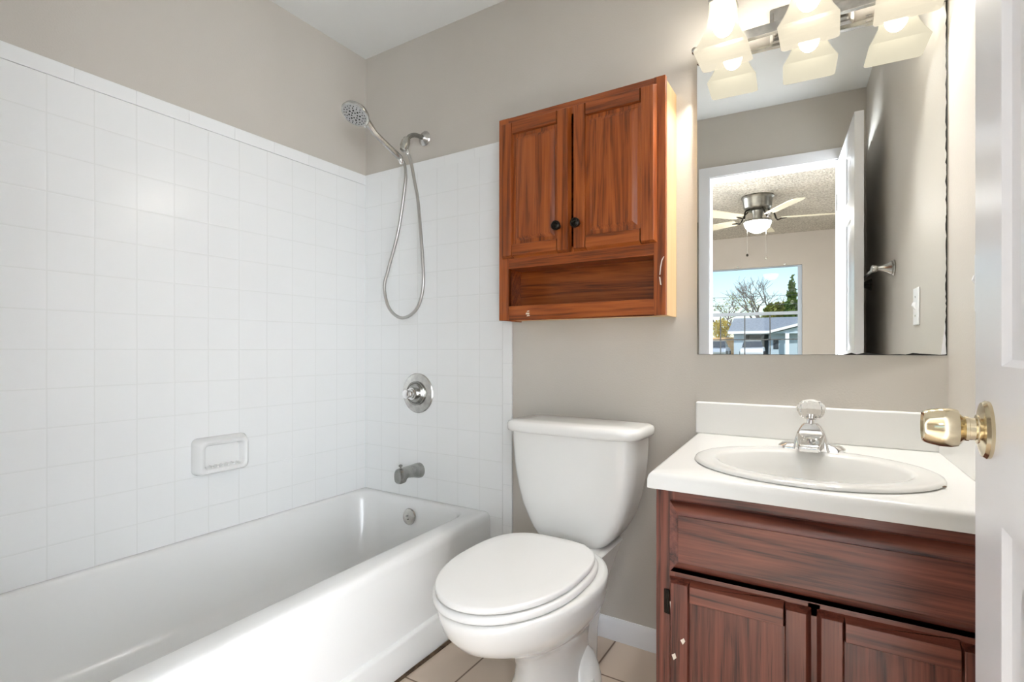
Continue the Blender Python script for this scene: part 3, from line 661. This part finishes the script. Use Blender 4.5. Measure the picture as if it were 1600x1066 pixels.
def knob(x, sg):
    k = MB().lathe([(.0105, .0145), (.011, .018), (.0145, .0215), (.0185, .024), (.0202, .030), (.0198, .039), (.0178, .0485), (.0162, .052), (.015, .053), (.013, .0495), (0, .049)], (x, KY, KZ), (sg, 0, 0), 40).build('knob', 'brass', dr, ang=25)
    MB().lathe([(.0285, 0), (.0290, .003), (.0268, .006), (.0175, .0085), (.0145, .009), (.0145, .010), (.0112, .011), (.0112, .0155), (.0125, .016), (.0125, .0185), (.0095, .020)], (x, KY, KZ), (sg, 0, 0), 40).build('rose', 'brass', k, ang=25)
    k['label'] = 'pale brass door knob'
knob(DX, -1)
knob(DX + DT, 1)
MB().box(DX + .005, DX + DT - .005, DY1 - .0005, DY1 + .0012, KZ - .028, KZ + .028).build('latch_plate', 'brass', dr)
for z in (.25, 1.0, 1.78):
    MB().lathe([(.006, -.045), (.006, .045)], (DX - .004, DY0 + .002, z), (0, 0, 1), 12).build('hinge', 'nickel', dr)

dr.rotation_euler = (0, 0, R(-1.15))   # stands a little past square

# towel bar behind the door, light switch
tb = empty('towel_bar', (XR, -1.1, 1.31), 'brushed nickel towel bar on the right wall behind the door', 'towel bar')
for y in (-.765, -1.40):
    MB().lathe([(.030, 0), (.031, .004), (.026, .008), (.027, .011), (.018, .024), (.011, .040), (.0085, .052), (.013, .056), (.0145, .064), (.013, .072), (.006, .076), (0, .077)], (XR - .0005, y, 1.312), (-1, 0, 0), 28).build('post', 'nickel', tb)
MB().tube([(XR - .064, -.765, 1.312), (XR - .064, -1.40, 1.312)], .0075, 14).build('bar', 'nickel', tb)
sw = empty('light_switch', (XR, -.36, 1.135), 'white toggle switch plate on the right wall beside the mirror', 'light switch')
MB().box(XR - .006, XR - .0003, -.396, -.324, 1.076, 1.194).build('plate', 'white', sw, bevel=.003)
MB().hexa([(XR - .006, -.366, 1.123), (XR - .006, -.354, 1.123), (XR - .006, -.354, 1.147), (XR - .006, -.366, 1.147), (XR - .016, -.3645, 1.138), (XR - .016, -.3555, 1.138), (XR - .013, -.3555, 1.148), (XR - .013, -.3645, 1.148)]).build('toggle', 'white', sw, bevel=.001)
for z in (1.105, 1.165):
    MB().lathe([(.0035, 0), (.003, .0012), (0, .0016)], (XR - .006, -.36, z), (-1, 0, 0), 10).build('screw', 'nickel', sw)

# ------------------------------------------------------------------ bedroom beyond the doorway (seen in the mirror)
struct(MB().box(BX0, BX1, BY - .12, YF2, -.1, -.001), 'floor_bedroom', 'carpet')
struct(MB().box(BX0 - .1, BX1 + .1, BY - .12, YF2, CH, CH + .1), 'ceiling_bedroom', 'popcorn')
WX0, WX1, WZ0, WZ1 = .13, 1.903, .745, 1.985
mb = MB(); y0, y1 = BY - .12, BY
mb.box(BX0, WX0, y0, y1, -.1, CH + .02).box(WX1, 2.42, y0, y1, -.1, CH + .02).box(3.66, BX1, y0, y1, -.1, CH + .02).box(2.42, 3.66, y0, y1, -.1, WZ0).box(2.42, 3.66, y0, y1, WZ1 + .05, CH + .02).box(WX0, WX1, y0, y1, -.1, WZ0).box(WX0, WX1, y0, y1, WZ1, CH + .02)  # right-hand gap is added, unseen, to admit the far fill lamp
struct(mb, 'wall_bedroom_far', 'bedwall')
mb = MB(); mb.box(BX1, BX1 + .1, BY - .1, -4.0, -.1, CH + .02).box(BX1, BX1 + .1, -2.0, YF, -.1, CH + .02).box(BX1, BX1 + .1, -4.0, -2.0, -.1, .6).box(BX1, BX1 + .1, -4.0, -2.0, 2.15, CH + .02)  # middle gap is added, unseen, to admit the side fill lamp
struct(mb, 'wall_bedroom_right', 'bedwall')
mb = MB(); mb.box(BX0 - .1, BX0, BY - .1, -4.55, -.1, CH + .02).box(BX0 - .1, BX0, -2.25, YF, -.1, CH + .02).box(BX0 - .1, BX0, -4.55, -2.25, 2.25, CH + .02).box(BX0 - .1, BX0, -4.55, -2.25, -.1, .25)  # wide gap is added, unseen, to admit the left fill lamp
struct(mb, 'wall_bedroom_left', 'bedwall')
# window with aluminium frame, lower sash divided by dark muntins
w1 = empty('window_1', (1.0, BY, WZ0), 'single-hung bedroom window seen in the mirror, blue sky beyond', 'window'); w1['kind'] = 'structure'
mb = MB(); f = .045; ya, yb2 = BY - .085, BY - .03
mb.box(WX0, WX0 + f, ya, yb2, WZ0, WZ1).box(WX1 - f, WX1, ya, yb2, WZ0, WZ1).box(WX0 + f, WX1 - f, ya, yb2, WZ1 - .012, WZ1).box(WX0 + f, WX1 - f, ya, yb2, WZ0, WZ0 + .04)
mb.build('window_frame', 'wframe', w1, bevel=.002)
MB().box(WX0 + f, WX1 - f, ya + .005, yb2 - .005, 1.392, 1.432).build('meeting_rail', 'wframe', w1, bevel=.002)
mb = MB()
for x in (.418, .703, .988, 1.272, 1.558): mb.box(x - .007, x + .007, BY - .064, BY - .058, WZ0 + .04, 1.392)
mb.box(WX0 + f, WX1 - f, BY - .064, BY - .058, 1.085, 1.099)
mb.build('muntins', 'muntin', w1)
MB().box(WX0 + f, WX1 - f, BY - .062, BY - .0605, WZ0 + .04, WZ1 - .012).build('pane', 'pane', w1)
MB().box(WX0, WX1, BY - .03, BY + .01, WZ0 - .018, WZ0).build('window_sill', 'white', w1, bevel=.003)
for x in (1.20, 1.72):
    tag(MB().box(x - .012, x + .012, BY, BY + .012, WZ1 + .004, WZ1 + .022).build('curtain_bracket', 'darknickel'), 'small curtain bracket on the bedroom wall, %s' % ('over the middle of the window' if x < 1.5 else 'near the window corner by the door'), 'bracket', 'curtain brackets')

# ceiling fan
FNX, FNY = 1.513, -3.53
fan = empty('ceiling_fan', (FNX, FNY, CH), 'five-blade ceiling fan with lit dome in the bedroom', 'ceiling fan')
MB().lathe([(0, 0), (.136, 0), (.138, .012), (.130, .022), (.124, .030), (.118, .095), (.108, .112), (.08, .128), (0, .13)], (FNX, FNY, CH - .0005), (0, 0, -1), 40).build('motor_housing', 'fanmetal', fan)
MB().lathe([(.05, 0), (.042, .03), (.04, .075), (.06, .085), (.118, .092), (.122, .100), (.118, .106), (0, .106)], (FNX, FNY, CH - .13), (0, 0, -1), 32).build('light_kit', 'fanmetal', fan)
MB().lathe([(.113, 0), (.112, .012), (.098, .045), (.068, .075), (.03, .092), (0, .095)], (FNX, FNY, CH - .236), (0, 0, -1), 32).build('dome', 'fanlight', fan)
BZ = CH - .205
for k in range(5):
    a = R(-84 + 72 * k); ca, sa_ = math.cos(a), math.sin(a)
    def P(r, t, z): return (FNX + r * ca - t * sa_, FNY + r * sa_ + t * ca, z)
    ir = MB().tube(spline([P(.09, 0, CH - .125), P(.13, .012, CH - .15), P(.16, -.006, BZ - .012), P(.20, .0, BZ - .005), P(.24, 0, BZ)]), .007, 8).build('blade_iron', 'bronze', fan)
    out = [(.20, -.045), (.26, -.056), (.50, -.066), (.60, -.066), (.645, -.05), (.655, 0), (.645, .05), (.60, .066), (.50, .066), (.26, .056), (.20, .045)]
    tilt = -.16
    MB().loft([[P(r, t, BZ + t * tilt) for r, t in out], [P(r, t, BZ + t * tilt + .007) for r, t in out]]).build('blade', 'fanblade', fan, smooth=False)
for dx, z in ((-.085, 1.86), (.07, 1.82)):
    c = MB().tube([(FNX + dx, FNY, CH - .235), (FNX + dx, FNY, z)], .0012, 6).build('pull_chain', 'nickel', fan)
    MB().lathe([(0, 0), (.008, .004), (.011, .018), (.006, .026), (0, .027)], (FNX + dx, FNY, z), (0, 0, -1), 12).build('pull_knob', 'bronze' if dx < 0 else 'nickel', c)
# open bedroom-side door leaf edge is the bathroom door itself; the room has nothing else in view

# ------------------------------------------------------------------ outdoors, through the bedroom window
GZ = -.02
struct(MB().box(-70, 70, -140, BY - .12, GZ - .2, GZ), 'ground', 'grass')
struct(MB().box(-70, 70, -37, -25, GZ, GZ + .012), 'road', 'road')
struct(MB().box(-1.6, .6, -45.4, -37, GZ, GZ + .015), 'driveway', 'road')
HY = -45.6
hz = empty('neighbor_house', (2, HY, GZ), 'single-storey pale blue house with grey roof across the street', 'house')
MB().box(-2.35, -1.45, HY - 9, HY, GZ, 2.15).box(.28, 8.5, HY - 9, HY, GZ, 2.15).box(-1.45, .28, HY - 9, HY, 1.96, 2.15).box(-1.45, .28, HY - 9, HY - 5, GZ, 1.96).build('walls', 'houseblue', hz)
MB().box(-.9, -.2, HY - 4.99, HY - 4.95, GZ, 1.7).build('garage_door', 'fascia', hz)
MB().hexa([(-2.75, HY + .7, 2.12), (9.2, HY + .7, 2.12), (9.2, HY - 4.6, 3.42), (-2.75, HY - 4.6, 3.42), (-2.75, HY + .7, 2.22), (9.2, HY + .7, 2.22), (9.2, HY - 4.6, 3.56), (-2.75, HY - 4.6, 3.56)]).hexa([(-2.75, HY - 4.6, 3.42), (9.2, HY - 4.6, 3.42), (9.2, HY - 9.8, 2.12), (-2.75, HY - 9.8, 2.12), (-2.75, HY - 4.6, 3.56), (9.2, HY - 4.6, 3.56), (9.2, HY - 9.8, 2.22), (-2.75, HY - 9.8, 2.22)]).build('roof', 'roofgrey', hz, smooth=False)
MB().box(-2.75, .45, HY + .70, HY + .78, 2.02, 2.24).build('fascia_board', 'fascia', hz)
MB().hexa([(.3, HY + 1.3, 2.02), (4.2, HY + 1.3, 3.06), (4.2, HY - 1.5, 3.06), (.3, HY - 1.5, 2.02), (.3, HY + 1.3, 2.22), (4.2, HY + 1.3, 3.26), (4.2, HY - 1.5, 3.26), (.3, HY - 1.5, 2.22)]).hexa([(8.1, HY + 1.3, 2.02), (4.2, HY + 1.3, 3.06), (4.2, HY - 1.5, 3.06), (8.1, HY - 1.5, 2.02), (8.1, HY + 1.3, 2.22), (4.2, HY + 1.3, 3.26), (4.2, HY - 1.5, 3.26), (8.1, HY - 1.5, 2.22)]).build('gable_roof', 'fascia', hz, smooth=False)
MB().hexa([(.5, HY + .86, 2.0), (7.9, HY + .86, 2.0), (7.9, HY + .80, 2.0), (.5, HY + .80, 2.0), (4.18, HY + .86, 3.02), (4.22, HY + .86, 3.02), (4.22, HY + .80, 3.02), (4.18, HY + .80, 3.02)]).build('gable_end', 'houseblue', hz, smooth=False)
for x in (1.63, 4.6): MB().box(x - .14, x + .14, HY + .8, HY + 1.06, GZ, 2.02).build('post', 'fascia', hz)
MB().box(.62, 1.0, HY + .01, HY + .04, .75, 1.55).build('window', 'carglass', hz)

def car(name, x, y, z, s, mat, label, rz):
    c = empty(name, (x, y, z), label, 'car', None, (0, 0, rz))
    mw = wloc(c)
    def T(r): return [tuple(mw @ Vector(p)) for p in r]
    prof = [(-1.95, .35), (-2.05, .55), (-2.0, .80), (-1.1, .95), (1.2, .95), (1.95, .85), (2.05, .55), (1.95, .35)]
    MB().loft([T([(px * s, yy * s, pz * s) for px, pz in prof]) for yy in (-.82, .82)]).build('body', mat, c, bevel=.06)
    gp = [(-1.2, .94), (-.6, 1.42), (.75, 1.45), (1.35, .94)]
    MB().loft([T([(px * s, yy * s * (1 if pz < 1 else .85), pz * s) for px, pz in gp]) for yy in (-.74, .74)]).build('cabin_glass', 'carglass', c, bevel=.03)
    MB().loft([T([(px * s, yy * s, pz * s) for px, pz in ((-.62, 1.42), (.76, 1.45), (.76, 1.49), (-.62, 1.46))]) for yy in (-.63, .63)]).build('roof', mat, c)
    for wx in (-1.25, 1.28):
        for wy in (-.8, .8):
            MB().lathe([(0, -.1 * s), (.31 * s, -.1 * s), (.33 * s, 0), (.31 * s, .1 * s), (0, .1 * s)], tuple(mw @ Vector((wx * s, wy * s, .33 * s))), mw.to_3x3() @ Vector((0, 1, 0)), 20).build('wheel', 'rubber', c)
    return c
car('car', -3.45, -44.2, GZ + .012, .98, 'carsilver', 'silver car parked at the left beside the cedar fence, seen in the mirror', R(90))
car('car', -.72, -42.6, GZ + .03, .95, 'carwhite', 'white car parked in front of the blue house carport', R(90))
fe = empty('fence', (-4.6, -48, GZ), 'orange cedar board fence beside the blue house', 'fence')
mb = MB(); x = -7.0
while x < -2.55:
    mb.box(x, x + .145, -48.02, -47.98, GZ, 1.78 + rnd.uniform(-.01, .01)); x += .15
mb.build('boards', 'fence', fe)
MB().box(-7.0, -2.55, -47.98, -47.92, .3, .4).build('rail', 'fence', fe); MB().box(-7.0, -2.55, -47.98, -47.92, 1.4, 1.5).build('rail', 'fence', fe)

def leaves(mb, c, rx, ry, rz, n, s, cone=False):
    for _ in range(n):
        while True:
            p = Vector((rnd.uniform(-1, 1), rnd.uniform(-1, 1), rnd.uniform(-1, 1)))
            if cone:
                if math.hypot(p.x, p.y) < max(.12, (1 - (p.z + 1) / 2) ** .7 * 1.0) * (1 - .35 * abs(math.sin(p.z * 9))): break
            elif p.length < 1 and p.length > .35: break
        q = Vector((c[0] + p.x * rx, c[1] + p.y * ry, c[2] + p.z * rz))
        u = Vector((rnd.gauss(0, 1), rnd.gauss(0, 1), rnd.gauss(0, 1))).normalized(); w = u.orthogonal().normalized(); ss = s * rnd.uniform(.6, 1.3)
        mb.quad([q - u * ss, q + w * ss * .6, q + u * ss, q - w * ss * .6])
def branches(mb, p, d, L, r, depth):
    e = p + d * L; m_ = p + d * L * .5 + Vector((rnd.gauss(0, .05), rnd.gauss(0, .05), 0)) * L
    mb.tube([p, m_, e], [r, r * .85, r * .65], 5, False)
    if depth == 0: return [e]
    tips = []
    for _ in range(3 if depth > 1 else 4):
        nd = (d + Vector((rnd.gauss(0, .55), rnd.gauss(0, .55), rnd.gauss(.1, .3)))).normalized()
        st = p + (e - p) * rnd.uniform(.55, 1.0)
        tips += branches(mb, st, nd, L * rnd.uniform(.6, .8), r * .55, depth - 1)
    return tips
def tree(name, x, y, h, label, leafmat=None, nleaf=0, ls=.12, group=None, depth=4):
    t = empty(name, (x, y, GZ), label, 'tree', group)
    mb = MB(); tips = branches(mb, Vector((x, y, GZ)), Vector((0, 0, 1)), h * .33, h * .018, depth); mb.build('branches', 'bark', t)
    if leafmat:
        mb = MB()
        for _ in range(nleaf):
            c = rnd.choice(tips) + Vector((rnd.gauss(0, .18), rnd.gauss(0, .18), rnd.gauss(0, .18)))
            leaves(mb, c, .01, .01, .01, 1, ls)
        mb.build('leaves', leafmat, t, smooth=False)
    return t
tree('bare_tree', -4.6, -62, 10.5, 'sparse leafy bare tree behind the fence at the window left', 'leafolive', 420, .10)
tree('bare_tree', -1.2, -72, 12.5, 'leafless tree standing behind the middle of the blue house', None)
tree('bare_tree', -3.0, -84, 14.5, 'leafless tree with forked limbs between the other two bare trees', None)
t = empty('yellow_tree', (-3.85, -50.2, GZ), 'small bushy tree with yellow leaves behind the fence', 'tree')
mb = MB(); branches(mb, Vector((-3.85, -50.2, GZ)), Vector((0, 0, 1)), 1.5, .07, 3); mb.build('branches', 'bark', t)
mb = MB(); leaves(mb, (-3.85, -50.2, 2.62), .9, .9, .95, 620, .13); mb.build('leaves', 'leafyellow', t, smooth=False)
t = empty('evergreen_tree', (2.0, -58.5, GZ), 'tall narrow evergreen tree rising behind the blue house', 'tree')
MB().tube([(2.0, -58.5, GZ), (2.0, -58.5, 7.4)], [.2, .05], 8).build('trunk', 'bark', t)
mb = MB(); leaves(mb, (2.0, -58.5, 5.3), 1.15, 1.15, 2.9, 2200, .22, True); mb.build('foliage', 'leafgreen', t, smooth=False)
t = empty('round_tree', (.75, -61.5, GZ), 'rounded olive green tree at the foot of the evergreen', 'tree')
MB().tube([(.75, -61.5, GZ), (.75, -61.5, 4.2)], [.15, .08], 8).build('trunk', 'bark', t)
mb = MB(); leaves(mb, (.75, -61.5, 4.2), 1.75, 1.3, 1.6, 1500, .22); mb.build('foliage', 'leafolive', t, smooth=False)
for z0, z1, yy, lb in ((6.05, 6.10, -57, 'upper utility wire crossing the sky in front of the trees'), (5.0, 4.9, -53.5, 'lower utility wire crossing just above the window rail')):
    pts = [(-28 + 4 * i, yy, z0 + .9 * ((i - 7) / 7) ** 2 + (z1 - z0) * i / 14) for i in range(15)]
    tag(MB().tube(pts, .02, 6).build('street_wire', 'wire'), lb, 'wire', 'utility wires')
